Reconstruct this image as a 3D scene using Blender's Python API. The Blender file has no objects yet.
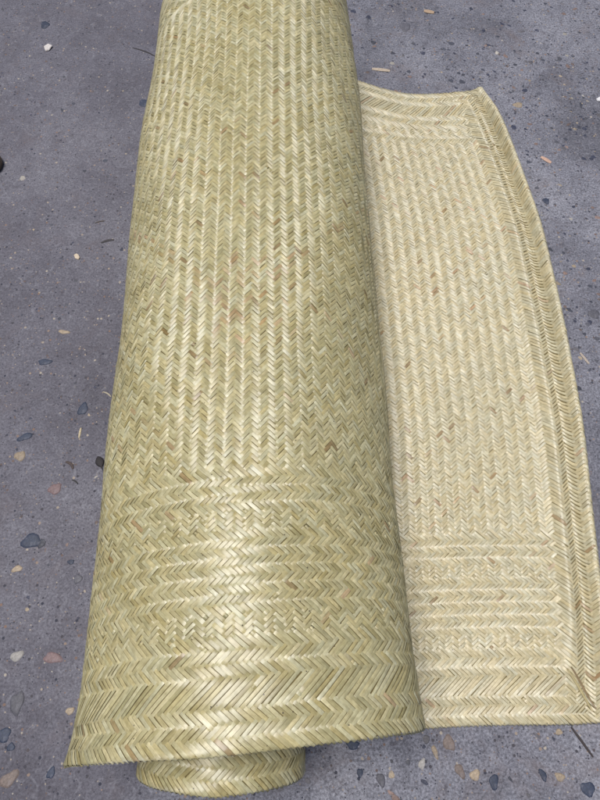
import bpy, math, random
import numpy as np

random.seed(7)
rng = np.random.default_rng(11)
sc = bpy.context.scene
COL = sc.collection
R = math.radians

# ------------------------------------------------------------------ camera
H = 1.46            # metres above the floor
PITCH = 66.0        # degrees below the horizon
F = 628.0           # focal length in pixels of an 800 px tall frame
cam_d = bpy.data.cameras.new('camera')
cam = bpy.data.objects.new('camera', cam_d)
COL.objects.link(cam)
cam.location = (0, 0, H)
cam.rotation_euler = (R(90 - PITCH), 0, 0)
cam_d.sensor_fit = 'VERTICAL'
cam_d.sensor_height = 24.0
cam_d.lens = F / 800.0 * 24.0
cam_d.clip_start = 0.02
cam_d.clip_end = 200
sc.camera = cam


def at(px, py, z=0.0):
    """floor point seen at a pixel of the 600x800 photograph"""
    d = math.atan((py - 400) / F)
    al = R(PITCH) + d
    y = (H - z) / math.tan(al)
    zc = (H - z) * math.cos(d) / math.sin(al)
    return (px - 300) * zc / F, y, zc / F      # x, y, metres per pixel


# ------------------------------------------------------------------ helpers
def tag(o, label=None, cat=None, group=None, kind=None):
    if label: o['label'] = label
    if cat: o['category'] = cat
    if group: o['group'] = group
    if kind: o['kind'] = kind
    return o


def mesh_obj(name, verts, quads, mat, parent=None, tint=None,  uv=None, tris=None, smooth=True):
    me = bpy.data.meshes.new(name)
    verts = np.asarray(verts, dtype=np.float32)
    quads = np.asarray(quads, dtype=np.int32).reshape(-1, 4)
    tr = np.zeros((0, 3), np.int32) if tris is None else np.asarray(tris, np.int32).reshape(-1, 3)
    nq, nt = len(quads), len(tr)
    me.vertices.add(len(verts))
    me.vertices.foreach_set('co', verts.ravel())
    me.loops.add(nq * 4 + nt * 3)
    li = np.concatenate([quads.ravel(), tr.ravel()])
    me.loops.foreach_set('vertex_index', li)
    me.polygons.add(nq + nt)
    st = np.concatenate([np.arange(nq) * 4, nq * 4 + np.arange(nt) * 3]).astype(np.int32)
    me.polygons.foreach_set('loop_start', st)
    me.update(calc_edges=True)
    me.validate()
    me.polygons.foreach_set('use_smooth', np.full(len(me.polygons), smooth))
    if tint is not None:
        a = me.color_attributes.new('tint', 'FLOAT_COLOR', 'POINT')
        c = np.ones((len(verts), 4), np.float32)
        tint = np.asarray(tint)
        c[:, :tint.shape[-1]] = tint
        a.data.foreach_set('color', c.ravel())
    if uv is not None:
        l = me.uv_layers.new(name='strip')
        l.data.foreach_set('uv', np.asarray(uv, np.float32)[li].ravel())
    me.materials.append(mat)
    o = bpy.data.objects.new(name, me)
    COL.objects.link(o)
    if parent: o.parent = parent
    return o


def new_mat(name):
    m = bpy.data.materials.new(name)
    m.use_nodes = True
    nt = m.node_tree
    nt.nodes.clear()
    out = nt.nodes.new('ShaderNodeOutputMaterial')
    b = nt.nodes.new('ShaderNodeBsdfPrincipled')
    nt.links.new(b.outputs[0], out.inputs[0])
    return m, nt, b


def N(nt, t, **kw):
    n = nt.nodes.new(t)
    for k, v in kw.items():
        if k.startswith('i_'):
            n.inputs[k[2:].replace('_', ' ')].default_value = v
        else:
            setattr(n, k, v)
    return n


def ramp(nt, src, stops):
    r = nt.nodes.new('ShaderNodeValToRGB')
    e = r.color_ramp.elements
    while len(e) < len(stops): e.new(0.5)
    for k, (p, c) in enumerate(stops):
        e[k].position = p
        e[k].color = c if len(c) == 4 else (*c, 1)
    nt.links.new(src, r.inputs[0])
    return r.outputs[0]


def mix(nt, f, a, b, mode='MIX'):
    m = nt.nodes.new('ShaderNodeMix')
    m.data_type = 'RGBA'
    m.blend_type = mode
    for s, v in ((m.inputs[0], f), (m.inputs[6], a), (m.inputs[7], b)):
        if hasattr(v, 'is_output'): nt.links.new(v, s)
        elif isinstance(v, (int, float)): s.default_value = v
        else: s.default_value = (*v, 1) if len(v) == 3 else v
    return m.outputs[2]


# ------------------------------------------------------------------ materials
def straw_mat():
    m, nt, b = new_mat('split_cane')
    at_ = N(nt, 'ShaderNodeAttribute', attribute_name='tint')
    uv = N(nt, 'ShaderNodeUVMap', uv_map='strip')
    mp = N(nt, 'ShaderNodeMapping')
    mp.inputs['Scale'].default_value = (1.0, 14.0, 1.0)
    nt.links.new(uv.outputs[0], mp.inputs[0])
    fib = N(nt, 'ShaderNodeTexNoise', i_Scale=60.0, i_Detail=3.0, i_Roughness=0.6)
    nt.links.new(mp.outputs[0], fib.inputs['Vector'])
    tc = N(nt, 'ShaderNodeTexCoord')
    mot = N(nt, 'ShaderNodeTexNoise', i_Scale=140.0, i_Detail=3.0)
    nt.links.new(tc.outputs['Object'], mot.inputs['Vector'])
    f1 = ramp(nt, fib.outputs[0], [(0.25, (.74, .72, .64)), (0.7, (1.1, 1.1, 1.1))])
    f2 = ramp(nt, mot.outputs[0], [(0.3, (.84, .82, .76)), (0.6, (1.05, 1.05, 1.04))])
    c = mix(nt, 1.0, at_.outputs[0], f1, 'MULTIPLY')
    c = mix(nt, 1.0, c, (1.06, 1.06, 1.04), 'MULTIPLY')
    c = mix(nt, 1.0, c, f2, 'MULTIPLY')
    sp = N(nt, 'ShaderNodeTexVoronoi', i_Scale=55.0)
    nt.links.new(tc.outputs['Object'], sp.inputs['Vector'])
    spk = ramp(nt, sp.outputs['Distance'], [(0.05, (1, 1, 1)), (0.075, (0, 0, 0))])
    c = mix(nt, spk, c, (.07, .05, .03))
    nt.links.new(c, b.inputs['Base Color'])
    b.inputs['Roughness'].default_value = 0.42
    b.inputs['IOR'].default_value = 1.58
    nt.links.new(at_.outputs['Alpha'], b.inputs['Specular IOR Level'])   # skin side glossy, pith side duller
    b.inputs['Anisotropic'].default_value = 0.97
    b.inputs['Anisotropic Rotation'].default_value = 0.25
    tg = N(nt, 'ShaderNodeTangent', direction_type='UV_MAP', uv_map='strip')
    nt.links.new(tg.outputs[0], b.inputs['Tangent'])
    bp = N(nt, 'ShaderNodeBump', i_Strength=0.35, i_Distance=0.0006)
    nt.links.new(fib.outputs[0], bp.inputs['Height'])
    nt.links.new(bp.outputs[0], b.inputs['Normal'])
    return m


def concrete_mat():
    m, nt, b = new_mat('worn_concrete')
    tc = N(nt, 'ShaderNodeTexCoord')
    O = tc.outputs['Object']

    def noise(s, d=4, r=0.55, dist=0.0):
        n = N(nt, 'ShaderNodeTexNoise', i_Scale=s, i_Detail=d, i_Roughness=r, i_Distortion=dist)
        nt.links.new(O, n.inputs['Vector'])
        return n.outputs[0]
    big = ramp(nt, noise(2.3, 5, 0.6, 0.4), [(0.36, (.104, .104, .126)), (0.50, (.155, .156, .187)), (0.64, (.208, .209, .242))])
    mid = ramp(nt, noise(22, 6, 0.72, 0.8), [(0.32, (.74, .73, .74)), (0.50, (1, 1, 1)), (0.68, (1.18, 1.17, 1.16))])
    fine = ramp(nt, noise(190, 5, 0.75), [(0.34, (.36, .35, .36)), (0.5, (1, 1, 1)), (0.66, (1.75, 1.74, 1.70))])
    grit = ramp(nt, noise(900, 2, 0.6), [(0.3, (.78, .78, .78)), (0.7, (1.2, 1.2, 1.2))])
    c = mix(nt, 1.0, big, mid, 'MULTIPLY')
    c = mix(nt, 1.0, c, fine, 'MULTIPLY')
    c = mix(nt, 1.0, c, grit, 'MULTIPLY')
    # brownish, worn stains
    st = ramp(nt, noise(5.5, 6, 0.7, 1.2), [(0.52, (0, 0, 0)), (0.68, (.45, .45, .45))])
    c = mix(nt, st, c, (.150, .120, .120))
    # broad dirty patch along the left, part of its darkness painted light falloff
    sx = N(nt, 'ShaderNodeSeparateXYZ'); nt.links.new(O, sx.inputs[0])
    dn = N(nt, 'ShaderNodeMath', operation='MULTIPLY_ADD'); dn.inputs[1].default_value = 0.9
    nt.links.new(noise(3.1, 6, 0.7, 1.0), dn.inputs[0]); nt.links.new(sx.outputs[0], dn.inputs[2])
    gr = ramp(nt, dn.outputs[0], [(0.0, (.5, .5, .5)), (0.16, (0, 0, 0))])
    c = mix(nt, gr, c, (.080, .070, .088))
    # pale efflorescence wisps
    ef = ramp(nt, noise(30, 5, 0.75, 2.2), [(0.54, (0, 0, 0)), (0.68, (.28, .28, .28))])
    c = mix(nt, ef, c, (.36, .36, .40))
    # pits and scuffs
    pt = ramp(nt, noise(48, 6, 0.78, 0.5), [(0.34, (.75, .75, .75)), (0.43, (0, 0, 0))])
    c = mix(nt, pt, c, (.070, .064, .078))
    # tiny sand grains: scattered coloured cells
    for scl, thr, seed in ((210.0, 0.90, 0), (110.0, 0.93, 3)):
        mp = N(nt, 'ShaderNodeMapping')
        mp.inputs['Location'].default_value = (seed, seed * 2, 0)
        nt.links.new(O, mp.inputs[0])
        v = N(nt, 'ShaderNodeTexVoronoi', i_Scale=scl)
        v.inputs['Randomness'].default_value = 1.0
        nt.links.new(mp.outputs[0], v.inputs['Vector'])
        sep = N(nt, 'ShaderNodeSeparateColor')
        nt.links.new(v.outputs['Color'], sep.inputs[0])
        on = N(nt, 'ShaderNodeMath', operation='GREATER_THAN')
        nt.links.new(sep.outputs[0], on.inputs[0]); on.inputs[1].default_value = thr
        near = N(nt, 'ShaderNodeMath', operation='LESS_THAN')
        nt.links.new(v.outputs['Distance'], near.inputs[0]); near.inputs[1].default_value = 0.36
        mu = N(nt, 'ShaderNodeMath', operation='MULTIPLY')
        nt.links.new(on.outputs[0], mu.inputs[0]); nt.links.new(near.outputs[0], mu.inputs[1])
        gc = ramp(nt, sep.outputs[1], [(0.0, (.030, .032, .050)), (0.5, (.06, .055, .065)), (0.7, (.20, .13, .10)), (1.0, (.36, .32, .27))])
        c = mix(nt, mu.outputs[0], c, gc)
    nt.links.new(c, b.inputs['Base Color'])
    b.inputs['Roughness'].default_value = 0.8
    bp = N(nt, 'ShaderNodeBump', i_Strength=0.55, i_Distance=0.002)
    hh = N(nt, 'ShaderNodeMath', operation='ADD')
    nt.links.new(noise(120, 6, 0.72), hh.inputs[0])
    nt.links.new(noise(14, 5, 0.6), hh.inputs[1])
    nt.links.new(hh.outputs[0], bp.inputs['Height'])
    nt.links.new(bp.outputs[0], b.inputs['Normal'])
    return m


def stone_mat():
    m, nt, b = new_mat('pebble_stone')
    a = N(nt, 'ShaderNodeAttribute', attribute_name='tint')
    tc = N(nt, 'ShaderNodeTexCoord')
    n = N(nt, 'ShaderNodeTexNoise', i_Scale=320.0, i_Detail=4.0, i_Roughness=0.7)
    nt.links.new(tc.outputs['Object'], n.inputs['Vector'])
    f = ramp(nt, n.outputs[0], [(0.3, (.6, .6, .6)), (0.7, (1.35, 1.35, 1.35))])
    c = mix(nt, 1.0, a.outputs[0], f, 'MULTIPLY')
    # cement film that was never worn off the stones
    n2 = N(nt, 'ShaderNodeTexNoise', i_Scale=70.0, i_Detail=5.0, i_Roughness=0.7)
    nt.links.new(tc.outputs['Object'], n2.inputs['Vector'])
    f2 = ramp(nt, n2.outputs[0], [(0.54, (0, 0, 0)), (0.70, (.45, .45, .45))])
    c = mix(nt, f2, c, (.20, .195, .225))
    nt.links.new(c, b.inputs['Base Color'])
    b.inputs['Roughness'].default_value = 0.62
    return m


def litter_mat():
    m, nt, b = new_mat('dry_litter')
    a = N(nt, 'ShaderNodeAttribute', attribute_name='tint')
    tc = N(nt, 'ShaderNodeTexCoord')
    n = N(nt, 'ShaderNodeTexNoise', i_Scale=500.0, i_Detail=3.0)
    nt.links.new(tc.outputs['Object'], n.inputs['Vector'])
    f = ramp(nt, n.outputs[0], [(0.3, (.65, .63, .6)), (0.7, (1.2, 1.2, 1.2))])
    nt.links.new(mix(nt, 1.0, a.outputs[0], f, 'MULTIPLY'), b.inputs['Base Color'])
    b.inputs['Roughness'].default_value = 0.7
    return m


M_STRAW, M_CONC, M_STONE, M_LIT = straw_mat(), concrete_mat(), stone_mat(), litter_mat()

# ------------------------------------------------------------------ the mat's shape
L = 1.81                      # along the roll
Y0 = -0.09                    # where its near edge lies
PU = 0.0098                   # strip pitch across (two lattice steps)
S0 = 0.75                     # flap length until the sheet lifts into the roll

# row bands from either end, in lattice steps (negative = a block of columns)
ROWS = [4, 4, 4, 9, 4, 4, 4, -7, 3, 3, 3, 3, 3, 3, 3, 3, 3, -7, 3, 3, 3, 3, 3]
ROWS_FAR = [4, 4, 4, 10, 4, 4, 4, -6, 3, 3]
NR = sum(abs(a) for a in ROWS)
NF = sum(abs(a) for a in ROWS_FAR)
ROWSTEP, COLSTEP = 0.0044, 0.0049
T_ROW = NR * ROWSTEP
NMID = int(round((L - T_ROW - NF * ROWSTEP) / COLSTEP))
NY = NR + NF + NMID


def t_of_y(y):
    y = np.asarray(y, float)
    t1 = T_ROW + (y - NR) * COLSTEP
    t2 = T_ROW + NMID * COLSTEP + (y - NR - NMID) * ROWSTEP
    return np.where(y < NR, y * ROWSTEP, np.where(y < NR + NMID, t1, t2))


LL = float(t_of_y(NY))

# Right-hand edge of the flap: y -> x
EY = np.array([-.12, -.085, .079, .273, .569, .857, 1.187, 1.45, 1.62, 1.80])
EX = np.array([.618, .622, .646, .663, .687, .686, .676, .640, .603, .548])

PHI_END = 1330.0
PH = np.linspace(0, PHI_END, 5000)     # degrees, clockwise from the bottom


def sm(a, b, x):
    t = np.clip((np.asarray(x, float) - a) / (b - a), 0, 1)
    return t * t * (3 - 2 * t)


def section(ph):
    """centre x, radii and centre z of the spiral at angle ph (degrees)"""
    k = sm(250, 640, ph)
    core = np.clip((ph - 640) / 700.0, 0, 1)
    rx = 0.287 * (1 - k) + 0.158 * k - 0.028 * core
    rz = 0.218 * (1 - k) + 0.150 * k - 0.026 * core
    cx = -0.095 * (1 - k) - 0.136 * k
    cz = rz + 0.004 + 0.007 * sm(270, 400, ph) + 0.006 * sm(640, 780, ph) + 0.008 * core
    return cx, cz, rx, rz


_cx, _cz, _rx, _rz = section(PH)
_x = _cx - _rx * np.sin(np.radians(PH))
_z = _cz - _rz * np.cos(np.radians(PH))
_s = S0 + np.concatenate([[0], np.cumsum(np.hypot(np.diff(_x), np.diff(_z)))])
S_END = float(_s[-1])


def phi_of_s(s): return np.interp(s, _s, PH)
def s_of_phi(p): return np.interp(p, PH, _s)


def surf(s, t):
    """point on the sheet (no edge wrapping)"""
    s = np.asarray(s, float); t = np.asarray(t, float)
    tt = t / LL
    ph = phi_of_s(s)
    cx, cz, rx, rz = section(ph)
    outer = 1 - sm(280, 520, ph)
    # loose wrap: a little wider near the mouth, drifting left towards the far end
    wid = 1 + outer * (0.055 * np.exp(-t / 0.22) - 0.035 * sm(.2, 1, tt))
    rx = rx * wid
    a = np.radians(ph)
    lump = outer * (0.0050 * np.sin(2.2 * a + 3.1 * t + .6) + 0.0030 * np.sin(5 * a - 6.0 * t) + 0.0012 * np.sin(9 * a + 17 * t)
                    + 0.002 * np.sin(9.0 * t + 1.5 * a))
    # left hand lip of the mouth flares outward
    left = np.exp(-((ph - 75) / 52.0) ** 2)
    fl = 0.014 * np.exp(-np.maximum(t, 0) / 0.045) * left
    drift = -0.038 * tt + 0.012 * np.exp(-t / .3) * outer
    X2 = cx + drift - (rx + lump + fl) * np.sin(a)
    Z2 = cz - (rz + lump + 0.25 * fl) * np.cos(a) + outer * 0.010 * np.exp(-t / .2) * sm(60, 180, ph)
    # near-edge position of the sheet as it winds
    e = np.interp(ph, [0, 20, 45, 74, 95, 120, 150, 180, 205, 230, 270, 300, 585, 615, 650, 690, 720, 770, 820, 900, 960, 1010, 1060, 1400],
                  [Y0, -.108, -.120, -.133, -.132, -.121, -.104, -.094, -.083, -.074, -.070, -.076, -.080, -.086, -.105, -.125, -.135, -.140, -.153, -.168, -.157, -.144, -.14, -.15])
    e = e + 0.0015 * np.sin(a * 4) * outer
    Y2 = e + t * (Y0 + LL - e + .11 * sm(40, 180, ph) * (1 - sm(200, 330, ph) * .6)) / LL
    # the flap
    yy = Y0 + t
    xe = np.interp(yy, EY, EX)
    xe = (xe + np.interp(yy - .05, EY, EX) + np.interp(yy + .05, EY, EX)) / 3
    xc = -0.100 + drift
    u = np.clip(s / S0, -.1, 1)
    X1 = xe + (xc - xe) * u
    lift = 0.030 + 0.010 * sm(.25, .8, tt) * (1 - .0 * tt)
    lift = lift * (0.35 + 0.65 * sm(0, .22, t)) * (1 - .75 * np.exp(-((LL - t) / .10) ** 2))
    rimw = .0165 + .003 * np.sin(3 * t)
    corner = 0.024 * np.exp(-((LL - t) / .16) ** 2) * np.exp(-np.maximum(s, 0) / .10)
    q = np.maximum(s, 0)
    Z1 = (0.0035 + lift * np.exp(-(q / rimw) ** 2) + 0.018 * (1 - np.exp(-((LL - t) / .12) ** 2)) * np.exp(-((q - .058) / .018) ** 2) * sm(0.02, .25, t)
          + corner
          + 0.040 * np.exp(-((LL - t) / .20) ** 2) * np.exp(-((s - .52) / .17) ** 2) * (1 - sm(.62, .75, s))
          + 0.003 * (1 + np.sin(13 * s + 5 * t)) * sm(0, .1, s) * (1 - sm(.5, .75, s))
          + 0.0025 * (1 + np.sin(7 * t - 9 * s + 1)) * (1 - sm(.5, .75, s)))
    dipY = 0.045 * sm(.8, 1, tt) * sm(.20, .50, s) * (1 - sm(.7, .9, s))
    Y1 = Y0 + t * (LL) / LL + dipY + 0.006 * np.sin(8 * s) * (1 - sm(.5, .75, s)) + 0.012 * np.exp(-np.maximum(s, 0) / .08) * np.exp(-t / .1)
    w = (s > S0)
    return np.stack([np.where(w, X2, X1), np.where(w, Y2, Y1), np.where(w, Z2, Z1)], -1)


RT, RS = 0.0028, 0.0065       # radii of the folded-over edges


def sheet(s, t, h, side):
    """s,t on the sheet, h above its face; side +1 = the face turned up on the flap"""
    s = np.asarray(s, float); t = np.asarray(t, float)
    sc_ = np.clip(s, 0, S_END); tc_ = np.clip(t, 0, LL)
    e = 1e-3
    P = surf(sc_, tc_)
    sa, sb = np.clip(sc_ - e, 0, S_END), np.clip(sc_ + e, 0, S_END)
    ta, tb = np.clip(tc_ - e, 0, LL), np.clip(tc_ + e, 0, LL)
    Ts = surf(sb, tc_) - surf(sa, tc_); Ts /= np.linalg.norm(Ts, axis=-1, keepdims=True) + 1e-12
    Tt = surf(sc_, tb) - surf(sc_, ta); Tt /= np.linalg.norm(Tt, axis=-1, keepdims=True) + 1e-12
    n = np.cross(Tt, Ts); n /= np.linalg.norm(n, axis=-1, keepdims=True) + 1e-12
    n = n * side
    h = np.asarray(h)[..., None]
    # fold over at the edges: walk around a small circle below the face
    os_ = np.minimum(s, 0)[..., None]; ot = np.minimum(t, 0)[..., None]
    ot2 = np.maximum(t - LL, 0)[..., None]
    off = np.zeros_like(P); N_ = n.copy()
    for o_, T_, r_ in ((os_, -Ts, RS), (ot, -Tt, RT), (-ot2, Tt, RT)):
        a = np.clip(-o_ / r_, 0, math.pi)
        off = off + T_ * (r_ * np.sin(a)) - n * (r_ * (1 - np.cos(a)))
        N_ = N_ + (n * (np.cos(a) - 1) + T_ * np.sin(a))
    N_ /= np.linalg.norm(N_, axis=-1, keepdims=True) + 1e-9
    return P + off + N_ * h


# ------------------------------------------------------------------ the weave
XMIN, XMAX = -3, int(S_END / (PU / 2))
YMIN, YMAX = -1, NY + 1
SIDEB = [3, 4, 4, 5]           # wide columns of the side border


def band_row(y, ROWS=ROWS):
    """(kind, sign) for y counted from an end"""
    k = 0
    for n, b in enumerate(ROWS):
        if y < k + abs(b): return b < 0, n % 2
        k += abs(b)
    return True, 0


rk = np.array([band_row(max(v, 0)) for v in range(-3, NR + 3)])
rf = np.array([band_row(max(v, 0), ROWS_FAR) for v in range(-3, NR + 3)])
sidecol = {}
k = 0
for n, b in enumerate(SIDEB):
    for q in range(b): sidecol[k + q] = n % 2
    k += b
SIDEN = k
for q in range(-6, 0): sidecol[q] = 1

ii = np.arange((XMIN + YMIN) // 2 - 2, (XMAX + YMAX) // 2 + 3)
jj = np.arange((XMIN - YMAX) // 2 - 2, (XMAX - YMIN) // 2 + 3)
I, J = np.meshgrid(ii, jj, indexing='ij')
X = I + J; Y = I - J
valid = (X >= XMIN) & (X <= XMAX) & (Y >= YMIN) & (Y <= YMAX)
dY = np.minimum(Y, NY - 1 - Y)
near = Y < NY / 2
dYc = np.clip(dY, -3, NR + 2)
isblock = np.where(near, rk[dYc + 3, 0], rf[dYc + 3, 0]).astype(bool)
rsign = 1 - np.where(near, rk[dYc + 3, 1], rf[dYc + 3, 1])
colsign = ((X - SIDEN) // 3) % 2
stag = ((X + 1) // 3) % 2
TOP = np.where(dY >= np.where(near, NR, NF), colsign, np.where(isblock, stag, rsign))
side = (X < SIDEN) & (X * 1.1 < dY + 2)
sg = np.array([sidecol.get(v, 0) for v in range(-6, SIDEN + 1)])
TOP = np.where(side, sg[np.clip(X, -6, SIDEN) + 6], TOP)
# a few weaving slips
slip = rng.random(TOP.shape) < 0.0015
TOP = np.where(slip, 1 - TOP, TOP)
# TOP==1: on the upper (flap) face the strip running (+s,+t) ("A") lies on top
iA0, jA0 = ii[0], jj[0]


def runs(mask):
    """runs of True along axis 0 -> arrays (column, start, end inclusive)"""
    m = np.zeros((mask.shape[0] + 2, mask.shape[1]), np.int8)
    m[1:-1] = mask
    d = np.diff(m, axis=0).T
    c, st = np.nonzero(d == 1)
    _, en = np.nonzero(d == -1)
    return c, st, en - 1


def floats(side):
    """all the visible strip sections of one face: (family, strip id, a0, a1)"""
    onA = (TOP == 1) if side > 0 else (TOP == 0)
    a = runs(onA & valid)
    b = runs((~onA & valid).T)
    fam = np.concatenate([np.zeros(len(a[0]), int), np.ones(len(b[0]), int)])
    sid = np.concatenate([jj[a[0]], ii[b[0]]])
    st = np.concatenate([ii[a[1]], jj[b[1]]])
    en = np.concatenate([ii[a[2]], jj[b[2]]])
    return fam, sid, st, en


def hash01(a, b, c=0):
    v = np.sin(np.asarray(a) * 127.1 + np.asarray(b) * 311.7 + c * 74.7) * 43758.5453
    return v - np.floor(v)


U = np.array([-1, -.84, -.45, 0, .45, .84, 1.0])
HU = np.array([0.18, .85, .98, 1.0, .98, .85, 0.18])
V = np.array([-1, 0, 1.0])
HV = np.array([-.80, 0, -.80])
HI, LO = 0.00200, 0.0001


def strip_colour(fam, sid, x, y, s, t, side):
    n = len(sid)
    g = side < 0
    base = np.array([.455, .405, .228]) if g else np.array([.525, .470, .328])
    pale = np.array([.570, .530, .355]) if g else np.array([.580, .533, .388])
    dark = np.array([.325, .278, .128]) if g else np.array([.465, .407, .266])
    r1 = hash01(sid, fam, 1)
    wob = .5 + .5 * np.sin(hash01(sid, fam, 5) * 40 + (x + y * (1 - 2 * fam)) * .045)
    r = np.clip(.48 * r1 + .30 * wob + .26 * rng.random(n) - .02, 0, 1)[:, None]
    c = np.where(r < .5, dark + (base - dark) * (r / .5), base + (pale - base) * ((r - .5) / .5))
    # greener / browner drift from strip to strip
    hsh = (hash01(sid, fam, 9) - .5)[:, None]
    c = c * (1 + hsh * np.array([.08, .0, -.14]))
    # reddish strips, only along part of their length
    red = (hash01(sid, fam, 13) > .95) & (np.sin(hash01(sid, fam, 3) * 50 + x * .05) > .35) & (rng.random(n) < .6)
    if g:
        sC = float(s_of_phi(178)); tC = 0.70
        dA = np.abs((s - sC) - (t - tC)); dB = np.abs((s - sC) + (t - tC))
        red |= (fam == 0) & (dA < .016) & (s > sC - .05) & (s < sC + .36) & (rng.random(n) < .38)
        red |= (fam == 1) & (dB < .016) & (s < sC + .05) & (s > sC - .36) & (rng.random(n) < .5)
        red |= (np.hypot(s - sC, t - tC) < .12) & (rng.random(n) < .16)
    k_ = rng.uniform(.15, 1.0, n)[:, None]
    redc = c * (1 - k_ * np.array([.10, .30, .34]))
    c = np.where(red[:, None], redc, c)
    br = rng.random(n) < .006
    c = np.where(br[:, None], c * np.array([.66, .54, .46]), c)
    g4 = (.86 if g else .66) * rng.uniform(.6, 1.3, (n, 1))
    return np.concatenate([np.clip(c, 0.01, .82), g4], 1)


def build_floats(side, keep):
    """keep(s, t) -> part name array; returns dict part -> (verts, quads, tint, uv)"""
    fam, sid, st, en = floats(side)
    mid = (st + en) / 2.0
    x = sid + mid
    y = np.where(fam == 0, mid - sid, sid - mid)
    s = x * PU / 2 + PU / 4; t = t_of_y(y + .5)
    part = keep(s, t, x, y)
    sel = part != ''
    fam, sid, st, en, x, y, s, t, part = [q[sel] for q in (fam, sid, st, en, x, y, s, t, part)]
    n = len(sid)
    ln = (en - st + 1).astype(float)
    half = ln / 2 + .42 + rng.normal(0, .05, n)
    cen = (st + en) / 2.0 + rng.normal(0, .04, n)
    wid = .5 * (.91 + .06 * (hash01(sid, fam, 21) - .6) + rng.normal(0, .045, n)).clip(.74, 1.0)
    wid = wid * np.where((x < 10.5) & (x > 2) & (s < 1), rng.uniform(.74, .92, n), 1) * np.where(ln > 7, .96, 1)
    shift = rng.normal(0, .035, n)
    skew = rng.normal(0, .018, n)
    tilt = rng.normal(0, .00022, n)
    hi = HI * (1 + rng.normal(0, .13, n)) * (1 + .05 * np.minimum(ln - 3, 6))
    # slight steps where the ends tuck under
    nu, nv = len(U), len(V)
    uu = U[None, :, None]; vv = V[None, None, :]
    # keep the tuck a fixed distance for long strips
    inner = (1 - .42 * 1.15 / half)[:, None]
    ug = np.tile(U[None, :], (n, 1))
    ug[:, 1] = -inner[:, 0]; ug[:, 5] = inner[:, 0]
    al = cen[:, None, None] + ug[:, :, None] * half[:, None, None] + 0 * vv
    taper = np.where(np.abs(U) > .9, .88, 1.0)[None, :, None]
    ac = sid[:, None, None] + shift[:, None, None] + vv * wid[:, None, None] * taper + ug[:, :, None] * skew[:, None, None] * half[:, None, None]
    f = fam[:, None, None]
    ci = np.where(f == 0, al, ac); cj = np.where(f == 0, ac, al)
    gx = ci + cj; gy = ci - cj
    gs = gx * PU / 2 + PU / 4
    gt = t_of_y(gy + .5)
    gh = LO + (hi[:, None, None] * HU[None, :, None]) * (1 + HV[None, None, :] * .55) + tilt[:, None, None] * vv * HU[None, :, None]
    gs = np.clip(gs, -math.pi * RS * .95, S_END - 1e-3); gt = np.clip(gt, -math.pi * RT * .95, LL + math.pi * RT * .95)
    P = sheet(gs, gt, gh, side)
    col = strip_colour(fam, sid, x, y, s, t, side)
    col = np.repeat(col, nu * nv, 0)
    ph_ = (hash01(sid, fam, 31) * 40)[:, None, None]
    drift = (1 + .07 * np.sin(al * .8 + ph_) + .05 * np.sin(al * 2.3 + 2 * ph_) + .03 * rng.normal(0, 1, al.shape))
    col[:, :3] = np.clip(col[:, :3] * drift.reshape(-1, 1), .01, .82)
    uvu = (al + 3.7 * f) * .007
    uvv = (vv * wid[:, None, None] * .0065 + sid[:, None, None] * .031 + 0 * al)
    uv = np.stack([uvu + 0 * uvv, uvv], -1).reshape(-1, 2)
    a = np.arange(nu - 1)[:, None] * nv + np.arange(nv - 1)[None, :]
    q = np.stack([a, a + 1, a + nv + 1, a + nv], -1).reshape(-1, 4)
    out = {}
    P = P.reshape(n, nu * nv, 3); col = col.reshape(n, nu * nv, 4); uv = uv.reshape(n, nu * nv, 2)
    for p in np.unique(part):
        m = np.nonzero(part == p)[0]
        k = len(m)
        qs = (q[None] + (np.arange(k) * nu * nv)[:, None, None])
        # orient faces outward for either family and face
        flip = (fam[m] == 0) ^ (side < 0)
        qs = np.where(flip[:, None, None], qs[:, :, ::-1], qs)
        out[str(p)] = (P[m].reshape(-1, 3), qs.reshape(-1, 4), col[m].reshape(-1, 4), uv[m].reshape(-1, 2))
    return out


def backing(s0, s1, t0=0.0, t1=None, ds=.009, dt=.014):
    """added thin sheet that closes the gaps between strips, coloured dark as their shade"""
    t1 = LL if t1 is None else t1
    gs = np.linspace(s0, s1, max(3, int((s1 - s0) / ds))); gt = np.linspace(t0, t1, int((t1 - t0) / dt))
    S, T = np.meshgrid(gs, gt, indexing='ij')
    ns, nt_ = S.shape
    A = sheet(S, T, np.full(S.shape, 0.00025), 1).reshape(-1, 3)
    B = sheet(S, T, np.full(S.shape, -0.00025), 1).reshape(-1, 3)
    a = (np.arange(ns - 1)[:, None] * nt_ + np.arange(nt_ - 1)[None, :]).ravel()
    qa = np.stack([a, a + 1, a + nt_ + 1, a + nt_], -1)
    qb = qa[:, ::-1] + len(A)
    P = np.concatenate([A, B])
    c = np.tile(np.array([[.17, .135, .06]]), (len(P), 1)) * (0.9 + .2 * rng.random((len(P), 1)))  # dark brown painted in for the shade between strips
    c = np.concatenate([c, np.full((len(P), 1), .2)], 1)
    uv = np.concatenate([np.stack([S.ravel(), T.ravel()], -1)] * 2)
    return P, np.concatenate([qa, qb]), c, uv


def merge(lst):
    V_, Q, C, W = [], [], [], []
    k = 0
    for v, q, c, w in lst:
        V_.append(v); Q.append(q + k); C.append(c); W.append(w); k += len(v)
    return np.concatenate(V_), np.concatenate(Q), np.concatenate(C), np.concatenate(W)


SW = float(s_of_phi(24))       # where the flap has passed under the roll
SR = float(s_of_phi(330))      # where the outer wrap turns inside
B_ROW = NR


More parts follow.
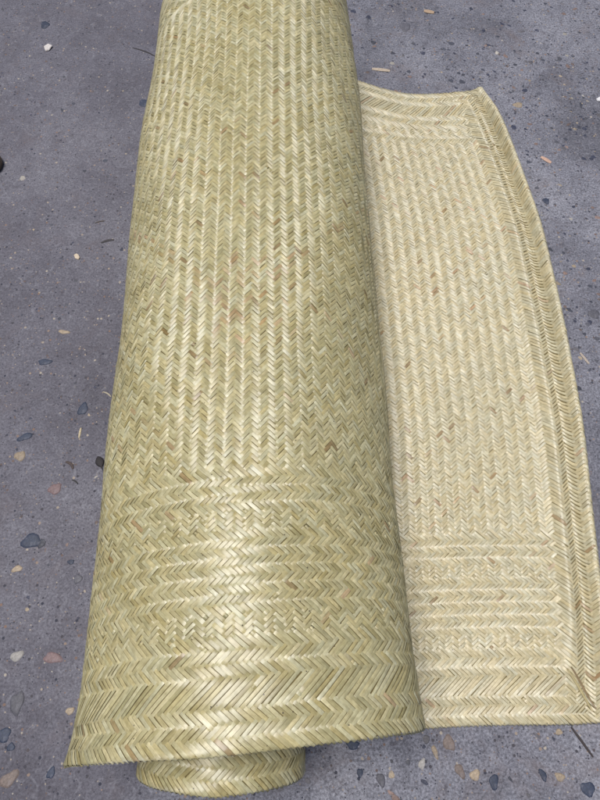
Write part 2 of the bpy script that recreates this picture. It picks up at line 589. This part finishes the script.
def keep_top(s, t, x, y):
    p = np.full(len(s), '', dtype='<U20')
    d = np.minimum(y, NY - y)
    fl = s < SW
    p[fl] = 'flap'
    p[fl & (d < 34)] = 'flap_border'
    p[fl & (d < 34) & (y > 99)] = 'flap_border2'
    p[fl & (x < SIDEN) & (x * 1.1 < d + 2)] = 'side_border'
    p[fl & (x <= 2) & (x <= d + 2)] = 'side_rim'
    p[fl & (d < 2.6) & (x > d)] = 'flap_rim'
    p[fl & (d < 2.6) & (x > d) & (y > 99)] = 'flap_rim2'
    ins = (s >= SW) & (s < SR) & (t < .16) & (d > 2)
    p[ins] = 'roll_inside'
    ins = (s >= SR) & (t < .10) & (d > 2)
    p[ins] = 'coil_inside'
    return p


def keep_bot(s, t, x, y):
    p = np.full(len(s), '', dtype='<U20')
    d = np.minimum(y, NY - y)
    r = (s >= float(s_of_phi(8))) & (s < SR)
    p[r] = 'roll'
    p[r & (d < 34)] = 'roll_border'
    p[r & (d < 34) & (y > 99)] = 'roll_border2'
    p[r & (d < 2.6)] = 'roll_rim'
    p[r & (d < 2.6) & (y > 99)] = 'roll_rim2'
    c = (s >= SR) & ((t < .26) | (t > LL - .2))
    p[c] = 'coil'
    p[c & (d < 2.6)] = 'coil_rim'
    p[c & (d < 2.6) & (y > 99)] = 'coil_rim2'
    # the underside of the raised flap edge
    p[(s < .10) & (s > .013) & (d > 2.6)] = 'flap_under'
    return p


top = build_floats(+1, keep_top)
bot = build_floats(-1, keep_bot)

mat_root = bpy.data.objects.new('woven_mat', None)
COL.objects.link(mat_root)
tag(mat_root, 'large greenish straw herringbone-woven mat, mostly rolled up, its loose end spread on the concrete', 'mat')


def vec_obj(name, data, parent):
    v, q, c, w = data
    return mesh_obj(name, v, q, M_STRAW, parent, tint=c, uv=w)


flap = vec_obj('flap', merge([top['flap'], bot['flap_under'], backing(0, SW)]), mat_root)
flap['label'] = 'pale unrolled end of the mat lying flat on the right'
vec_obj('border', top['flap_border'], flap)
vec_obj('border', top['flap_border2'], flap)
sb = vec_obj('side_border', top['side_border'], flap)
vec_obj('side_rim', top['side_rim'], flap)
vec_obj('rim', top['flap_rim'], flap)
vec_obj('rim', top['flap_rim2'], flap)
roll = vec_obj('roll', merge([bot['roll'], top['roll_inside'], backing(SW, SR)]), mat_root)
roll['label'] = 'greener outer wrap of the mat, rolled into a wide tube'
vec_obj('border', bot['roll_border'], roll)
vec_obj('border', bot['roll_border2'], roll)
vec_obj('rim', bot['roll_rim'], roll)
vec_obj('rim', bot['roll_rim2'], roll)
coil = vec_obj('inner_coil', merge([bot['coil'], top['coil_inside'], backing(SR, S_END)]), mat_root)
coil['label'] = 'tighter inner coil of the roll poking out below its mouth'
vec_obj('rim', bot['coil_rim'], coil)
vec_obj('rim', bot['coil_rim2'], coil)


# loose strips that lie in the mitred corners of the flap and stick up from the border
def ribbon(pts, w, h, colr, up=(0, 0, 1)):
    pts = np.array(pts, float); n = len(pts)
    T = np.gradient(pts, axis=0); T /= np.linalg.norm(T, axis=1, keepdims=True)
    Sd = np.cross(T, np.array(up)); Sd /= np.linalg.norm(Sd, axis=1, keepdims=True)
    Up = np.cross(Sd, T)
    v = []
    ww = w * (0.55 + 0.45 * np.sin(np.linspace(.25, math.pi - .25, n)))
    for k in range(n):
        for a, b in ((-1, -.2), (-.5, .5), (.5, .5), (1, -.2), (.5, -.5), (-.5, -.5)):
            v.append(pts[k] + Sd[k] * a * ww[k] / 2 + Up[k] * b * h)
    q = [[k * 6 + a, k * 6 + (a + 1) % 6, k * 6 + 6 + (a + 1) % 6, k * 6 + 6 + a] for k in range(n - 1) for a in range(6)]
    q += [[0, 1, 2, 5], [2, 3, 4, 5], [6 * n - 6, 6 * n - 1, 6 * n - 4, 6 * n - 5], [6 * n - 4, 6 * n - 1, 6 * n - 2, 6 * n - 3]]
    c = np.tile(np.array([colr]), (len(v), 1)); uv = np.repeat(np.stack([np.linspace(0, .05, n), np.zeros(n)], -1), 6, 0)
    return np.array(v), np.array(q), c, uv


def strip_on_mat(s0, t0, s1, t1, lift, w, colr, side=1, n=12):
    k = np.linspace(0, 1, n)
    P = sheet(s0 + (s1 - s0) * k, t0 + (t1 - t0) * k, .0021 + lift * np.abs(np.sin(k * math.pi)) ** .8, side)
    return ribbon(P, w, .0006, colr)


loose = [strip_on_mat(.020, .022, .074, .106, .002, .0055, (.46, .38, .20)),
         strip_on_mat(.013, .026, .066, .110, .001, .0050, (.26, .18, .09)),
         strip_on_mat(.030, LL - .02, .13, LL - .085, -.0005, .0045, (.42, .35, .20)),
         strip_on_mat(.018, LL - .03, .115, LL - .11, -.0005, .0045, (.50, .42, .24))]
for d in loose: vec_obj('loose_strip', d, flap)

# ------------------------------------------------------------------ floor
gn = 60
gx = np.linspace(-9, 9, gn); gy = np.linspace(-7, 11, gn)
GX, GY = np.meshgrid(gx, gy, indexing='ij')
gv = np.stack([GX, GY, 0 * GX], -1).reshape(-1, 3)
a = (np.arange(gn - 1)[:, None] * gn + np.arange(gn - 1)[None, :]).ravel()
ground = mesh_obj('ground', gv, np.stack([a, a + gn, a + gn + 1, a + 1], -1), M_CONC)
tag(ground, 'grey-violet worn concrete floor', 'concrete floor', kind='structure')

PAL = [((.030, .034, .060), 8), ((.045, .048, .066), 8), ((.075, .075, .092), 7), ((.115, .108, .120), 5), ((.20, .135, .115), 2),
       ((.30, .24, .17), 2), ((.36, .33, .29), 1.2), ((.12, .085, .075), 2)]
PW = np.array([w for _, w in PAL]); PW = PW / PW.sum()


def pebble_geo(rx, ry, ang, hgt, n=11, rough=.16, r=rng):
    th = np.linspace(0, 2 * math.pi, n, endpoint=False)
    k1, k2, k3 = r.uniform(0, 6.28, 3)
    rad = 1 + rough * np.sin(2 * th + k1) * .5 + rough * np.sin(3 * th + k2) + rough * .5 * np.sin(5 * th + k3)
    ca, sa = math.cos(ang), math.sin(ang)
    v = []
    for f, z in ((1.0, -.0012), (.93, hgt * .45), (.66, hgt * .85)):
        x = rx * rad * np.cos(th) * f; y = ry * rad * np.sin(th) * f
        v.append(np.stack([x * ca - y * sa, x * sa + y * ca, np.full(n, z)], -1))
    v.append(np.array([[0, 0, hgt]]))
    v = np.concatenate(v)
    q = [[l * n + k, l * n + (k + 1) % n, (l + 1) * n + (k + 1) % n, (l + 1) * n + k] for l in range(2) for k in range(n)]
    t = [[2 * n + k, 2 * n + (k + 1) % n, 3 * n] for k in range(n)]
    return v, np.array(q), np.array(t)


# small aggregate laid bare all over the slab
VS, QS, TS, CS = [], [], [], []
k = 0
cnt = 0
while cnt < 7500:
    x, y = rng.uniform(-1.3, 1.7), rng.uniform(-.4, 2.6)
    dens = .22 + .78 * (1 / (1 + math.exp(-(x - .15) * 9))) * (.6 + .4 * (1 / (1 + math.exp(-(y - .6) * 3))))
    if x > .1 and y < .1: dens = .55
    dens *= .62 + .55 * math.sin(x * 5.3 + y * 2.1) * math.sin(y * 4.7 - x * 1.3 + .8)
    if rng.random() > dens: continue
    cnt += 1
    sz = min((.0028 + .0009 * (x > .15)) * math.exp(rng.normal(0, .50)), .0115)
    asp = rng.uniform(.45, .95)
    v, q, t = pebble_geo(sz, sz * asp, rng.uniform(0, 3.14) if rng.random() < .45 else rng.normal(-.65, .35), rng.uniform(.0001, .0005), 8)
    c = np.array(PAL[rng.choice(len(PAL), p=PW)][0]) * rng.uniform(.75, 1.3)
    VS.append(v + np.array([x, y, 0])); QS.append(q + k); TS.append(t + k); CS.append(np.tile(c, (len(v), 1)))
    k += len(v)
agg = mesh_obj('aggregate', np.concatenate(VS), np.concatenate(QS), M_STONE, tint=np.concatenate(CS), tris=np.concatenate(TS))
tag(agg, 'small dark pebbles of aggregate laid bare all over the concrete', 'gravel', kind='stuff')

BLUE, GREY, TAN, RED, PALE, BRN = (.030, .040, .070), (.090, .088, .105), (.30, .235, .165), (.175, .115, .115), (.33, .31, .29), (.15, .115, .10)
G = 'larger pebbles set in the concrete'
PEB = [  # px, py, w, h, degrees, colour, label
    (83, 409, 10, 13, 80, BLUE, 'round dark blue pebble in the concrete, left of the middle of the roll'),
    (25, 437, 16, 7, 25, BLUE, 'long thin blue pebble above the tan pebble at the left side'),
    (20, 456, 12, 10, 20, TAN, 'light orange-tan pebble near the left side, below a long blue pebble'),
    (55, 489, 14, 11, 40, RED, 'faint pinkish double pebble left of the roll, below the black seed pod'),
    (31, 541, 20, 15, 25, BLUE, 'largest dark blue pebble, left of the lower roll'),
    (17, 569, 12, 6, 15, TAN, 'flat beige pebble beneath the largest blue pebble'),
    (78, 579, 9, 9, 0, GREY, 'round grey pebble close to the roll, right of the flat beige one'),
    (71, 562, 7, 5, 10, BLUE, 'tiny blue pebble just above the round grey one beside the roll'),
    (53, 658, 19, 11, -8, RED, 'brick-red pebble with a pointed end, left of the lower roll'),
    (17, 656, 15, 9, 20, PALE, 'whitish jagged pebble left of the brick-red pebble'),
    (17, 703, 14, 23, 5, GREY, 'tall flat grey pebble at the lower left'),
    (4, 735, 15, 13, 30, BLUE, 'blue pebble cut by the left side of the photo, above the reddish brown one'),
    (11, 747, 8, 8, 50, BLUE, 'small blue pebble touching the one cut by the left side'),
    (9, 779, 21, 13, 35, BRN, 'reddish brown pebble in the bottom left corner'),
    (51, 773, 8, 11, 60, BLUE, 'small dark blue pebble below the left end of the roll'),
    (70, 711, 9, 7, 30, TAN, 'small beige pebble close to the flared lip of the roll'),
    (145, 103, 13, 7, -12, BLUE, 'dark blue oval pebble touching the left side of the roll near the top'),
    (45, 25, 9, 7, 0, BLUE, 'blue pebble above the white chip at the upper left'),
    (45, 362, 15, 6, 5, BLUE, 'long dark pebble left of the middle of the roll'),
    (64, 332, 12, 4, -10, TAN, 'narrow tan pebble above the long dark pebble'),
    (353, 745, 14, 8, 0, BLUE, 'dark pebble just under the near edge of the mat'),
    (422, 764, 7, 10, 70, PALE, 'upright cream pebble left of a thin beige one, below the mat'),
    (435, 752, 5, 14, -70, TAN, 'thin beige pebble slanting below the seam of roll and flap'),
    (449, 743, 12, 15, -55, BRN, 'broad brown pebble partly under the near edge of the mat'),
    (460, 771, 9, 14, -60, BRN, 'brown-grey oval pebble left of the yellow-tan pebble'),
    (475, 775, 12, 9, 25, TAN, 'yellow-tan pebble below the near edge of the flap'),
    (494, 782, 9, 15, 85, BLUE, 'upright dark blue pebble right of the yellow-tan pebble'),
    (381, 780, 8, 14, -65, GREY, 'slanted dark grey pebble near the bottom, right of the inner coil'),
    (360, 773, 6, 9, 80, BLUE, 'small dark pebble between the inner coil and the slanted grey pebble'),
    (543, 775, 6, 13, -70, BLUE, 'narrow dark pebble beneath the right corner of the flap'),
    (588, 789, 14, 14, 20, BLUE, 'big round blue pebble in the bottom right corner'),
    (560, 777, 10, 8, 0, TAN, 'dull tan pebble between the narrow dark pebble and the corner'),
    (559, 732, 7, 6, 0, TAN, 'small tan pebble hugging the near edge of the flap at the right'),
    (405, 27, 12, 8, 5, GREY, 'wide grey pebble at the top, right of the roll'),
    (594, 314, 12, 9, -20, GREY, 'blue-grey pebble at the right side of the photo'),
    (546, 201, 7, 6, 0, BLUE, 'blue pebble right of the flap, under the pink splinter'),
    (518, 105, 10, 5, 15, TAN, 'tan pebble right of the raised far corner of the flap'),
]
for px, py, w, h, an, c, lab in PEB:
    x, y, mp = at(px, py)
    fs = math.sin(R(PITCH) + math.atan((py - 400) / F))
    v, q, t = pebble_geo(w * mp / 2, h * mp / 2 / max(fs, .6), 0, .0011, 16, .13)
    if w < h:
        pass
    aa = R(an) if w >= h else R(an - 90) if abs(an) > 45 else 0
    ca, sa = math.cos(aa), math.sin(aa)
    v = np.stack([v[:, 0] * ca - v[:, 1] * sa, v[:, 0] * sa + v[:, 1] * ca, v[:, 2] + .0004], -1)
    o = mesh_obj('pebble', v, q, M_STONE, tint=np.array(c) * rng.uniform(.85, 1.15), tris=t)
    o.location = (x, y, 0)
    tag(o, lab, 'pebble', G)


# loose litter lying on the floor
def sliver(name, p, q_, w, hgt, c, lab, cat, bend=.0, group=None):
    x0, y0, m = at(*p); x1, y1, _ = at(*q_)
    d = np.array([x1 - x0, y1 - y0]); ln = np.linalg.norm(d); nrm = np.array([-d[1], d[0]]) / ln
    ks = np.linspace(0, 1, 8)
    P = [[d[0] * (k - .5) + nrm[0] * bend * ln * math.sin(k * 3.14), d[1] * (k - .5) + nrm[1] * bend * ln * math.sin(k * 3.14),
          hgt * .5 + .0004 + .0006 * math.sin(k * 3.14)] for k in ks]
    v, q, cc, uv = ribbon(P, w * m, hgt, c)
    o = mesh_obj(name, v, q, M_LIT, tint=cc, smooth=False)
    o.location = ((x0 + x1) / 2, (y0 + y1) / 2, 0)
    tag(o, lab, cat, group)
    return o


sliver('cane_splinter', (571, 727), (593, 757), 2.6, .0016, (.045, .035, .035), 'long dark cane splinter pointing away from the near corner of the flap', 'splinter')
sliver('straw_bit', (133, 48), (158, 58), 1.3, .001, (.035, .03, .03), 'thin dark straw beside the roll at the upper left', 'straw', .05)
sliver('straw_bit', (101, 243), (114, 240), 2.6, .0014, (.05, .045, .05), 'short dark straw left of the roll, above the split cane chip', 'straw', .08)
sliver('straw_bit', (103, 392), (111, 397), 1.5, .001, (.42, .37, .28), 'tiny pale straw touching the left side of the roll', 'straw', .1)
sliver('cane_splinter', (81, 428), (79, 438), 2.2, .0012, (.50, .42, .28), 'short upright pale splinter beneath the round dark blue pebble', 'splinter')
sliver('bark_bit', (66, 462), (73, 469), 3.0, .0015, (.07, .05, .045), 'brown curled bark shred left of the black seed pod', 'bark', .18)
sliver('straw_bit', (72, 480), (78, 484), 1.6, .001, (.03, .028, .03), 'tiny black straw below the bark shred', 'straw', .1)
sliver('cane_splinter', (541, 157), (551, 163), 4.2, .002, (.55, .36, .27), 'pinkish wood splinter on the concrete right of the flap', 'splinter')
sliver('cane_splinter', (372, 69), (390, 71), 4.2, .002, (.46, .38, .30), 'pale splinter between the roll and the far edge of the flap', 'splinter')
sliver('cane_splinter', (424, 11), (434, 13), 5.0, .003, (.42, .30, .20), 'tan wood chip lying near the top of the photo', 'splinter')
sliver('cane_splinter', (580, 353), (589, 364), 2.6, .0016, (.45, .38, .32), 'slanting pale splinter at the right, below the blue-grey pebble', 'splinter')
sliver('straw_bit', (95, 223), (105, 221), 1.2, .001, (.10, .08, .07), 'faint brown straw above the short dark straw', 'straw', .06)


def chip(name, px, py, w, h, ang, hgt, c, lab, cat, n=6):
    x, y, m = at(px, py)
    r = np.random.default_rng(int(px * 31 + py))
    th = np.sort(r.uniform(-.25, .25, n) + np.linspace(0, 2 * math.pi, n, endpoint=False))
    V_ = []
    for f, z in ((.9, 0.0), (1, hgt * .5), (.86, hgt)):
        xx = w * m / 2 * np.cos(th) * f; yy = h * m / 2 * np.sin(th) * f
        V_.append(np.stack([xx * math.cos(ang) - yy * math.sin(ang), xx * math.sin(ang) + yy * math.cos(ang), z + xx * .18 + .0008], -1))
    V_.append(np.array([[0, 0, hgt * 1.05 + .0008]]))
    q = [[l * n + k, l * n + (k + 1) % n, (l + 1) * n + (k + 1) % n, (l + 1) * n + k] for l in range(2) for k in range(n)]
    t = [[2 * n + k, 2 * n + (k + 1) % n, 3 * n] for k in range(n)]
    v = np.concatenate(V_)
    o = mesh_obj(name, v, q, M_LIT, tint=np.tile(np.array([c]), (len(v), 1)), tris=t, smooth=False)
    o.location = (x, y, 0)
    tag(o, lab, cat)
    return o


chip('stone_chip', 48, 48, 10, 10, .3, .004, (.62, .58, .56), 'white stone chip lying loose at the upper left', 'stone chip', 5)
chip('cane_chip', 77, 257, 5, 9, .7, .003, (.60, .50, .38), 'pale split cane chip left of the roll', 'chip', 6)
chip('stone_chip', 599, 100, 6, 7, .2, .004, (.72, .72, .74), 'white stone chip cut by the right side of the photo', 'stone chip', 5)
chip('stone_chip', 152, 98, 4, 5, .2, .004, (.60, .57, .55), 'tiny white stone chip tucked against the roll by the dark oval pebble', 'stone chip', 5)
chip('stone', -3, 166, 14, 22, .1, .020, (.10, .075, .055), 'rounded brown stone cut by the left side of the photo', 'stone', 12)

# black seed pod with a short tail
x, y, m = at(100, 462)
n, rr = 14, 10
V_, Q_ = [], []
prof = [(-1, .05), (-.8, .45), (-.45, .8), (0, 1), (.4, .85), (.75, .45), (.95, .18), (1.3, .08), (1.6, .03)]
for a_, r_ in prof:
    for k in range(n):
        th = 2 * math.pi * k / n
        V_.append([r_ * 4.4 * m * math.cos(th), -a_ * 6.2 * m, .003 + .0030 * r_ * math.sin(th)])
for l in range(len(prof) - 1):
    for k in range(n):
        Q_.append([l * n + k, l * n + (k + 1) % n, (l + 1) * n + (k + 1) % n, (l + 1) * n + k])
pod = mesh_obj('seed_pod', V_, Q_, M_LIT, tint=np.array((.018, .014, .016)))
pod.location = (x, y, 0); pod.rotation_euler = (0, 0, R(24))
tag(pod, 'small black seed pod with a tail, on the concrete left of the roll', 'seed pod')

# ------------------------------------------------------------------ light
SUN_EL, SUN_AZ = 79.0, -65.0      # azimuth clockwise from +Y
w = bpy.data.worlds.new('World'); sc.world = w
w.use_nodes = True
wn = w.node_tree
bg = wn.nodes['Background']
sky = wn.nodes.new('ShaderNodeTexSky')
sky.sky_type = 'NISHITA'
sky.sun_disc = False
sky.sun_elevation = R(SUN_EL)
sky.sun_rotation = R(SUN_AZ)
sky.air_density = 1.0
sky.dust_density = 3.0
wn.links.new(sky.outputs[0], bg.inputs[0])
bg.inputs[1].default_value = 0.075
sl = bpy.data.lights.new('sun', 'SUN')
sl.energy = 3.0
sl.angle = R(26)
sl.color = (1.0, .98, .95)
so = bpy.data.objects.new('sun', sl)
COL.objects.link(so)
el, az = R(SUN_EL), R(SUN_AZ)
from mathutils import Vector
so.rotation_euler = Vector((math.sin(az) * math.cos(el), math.cos(az) * math.cos(el), math.sin(el))).to_track_quat('Z', 'Y').to_euler()
so.location = (1, 3, 4)

sc.view_settings.view_transform = 'Standard'
sc.view_settings.look = 'None'
sc.view_settings.exposure = 0.0
sc.view_settings.gamma = 1
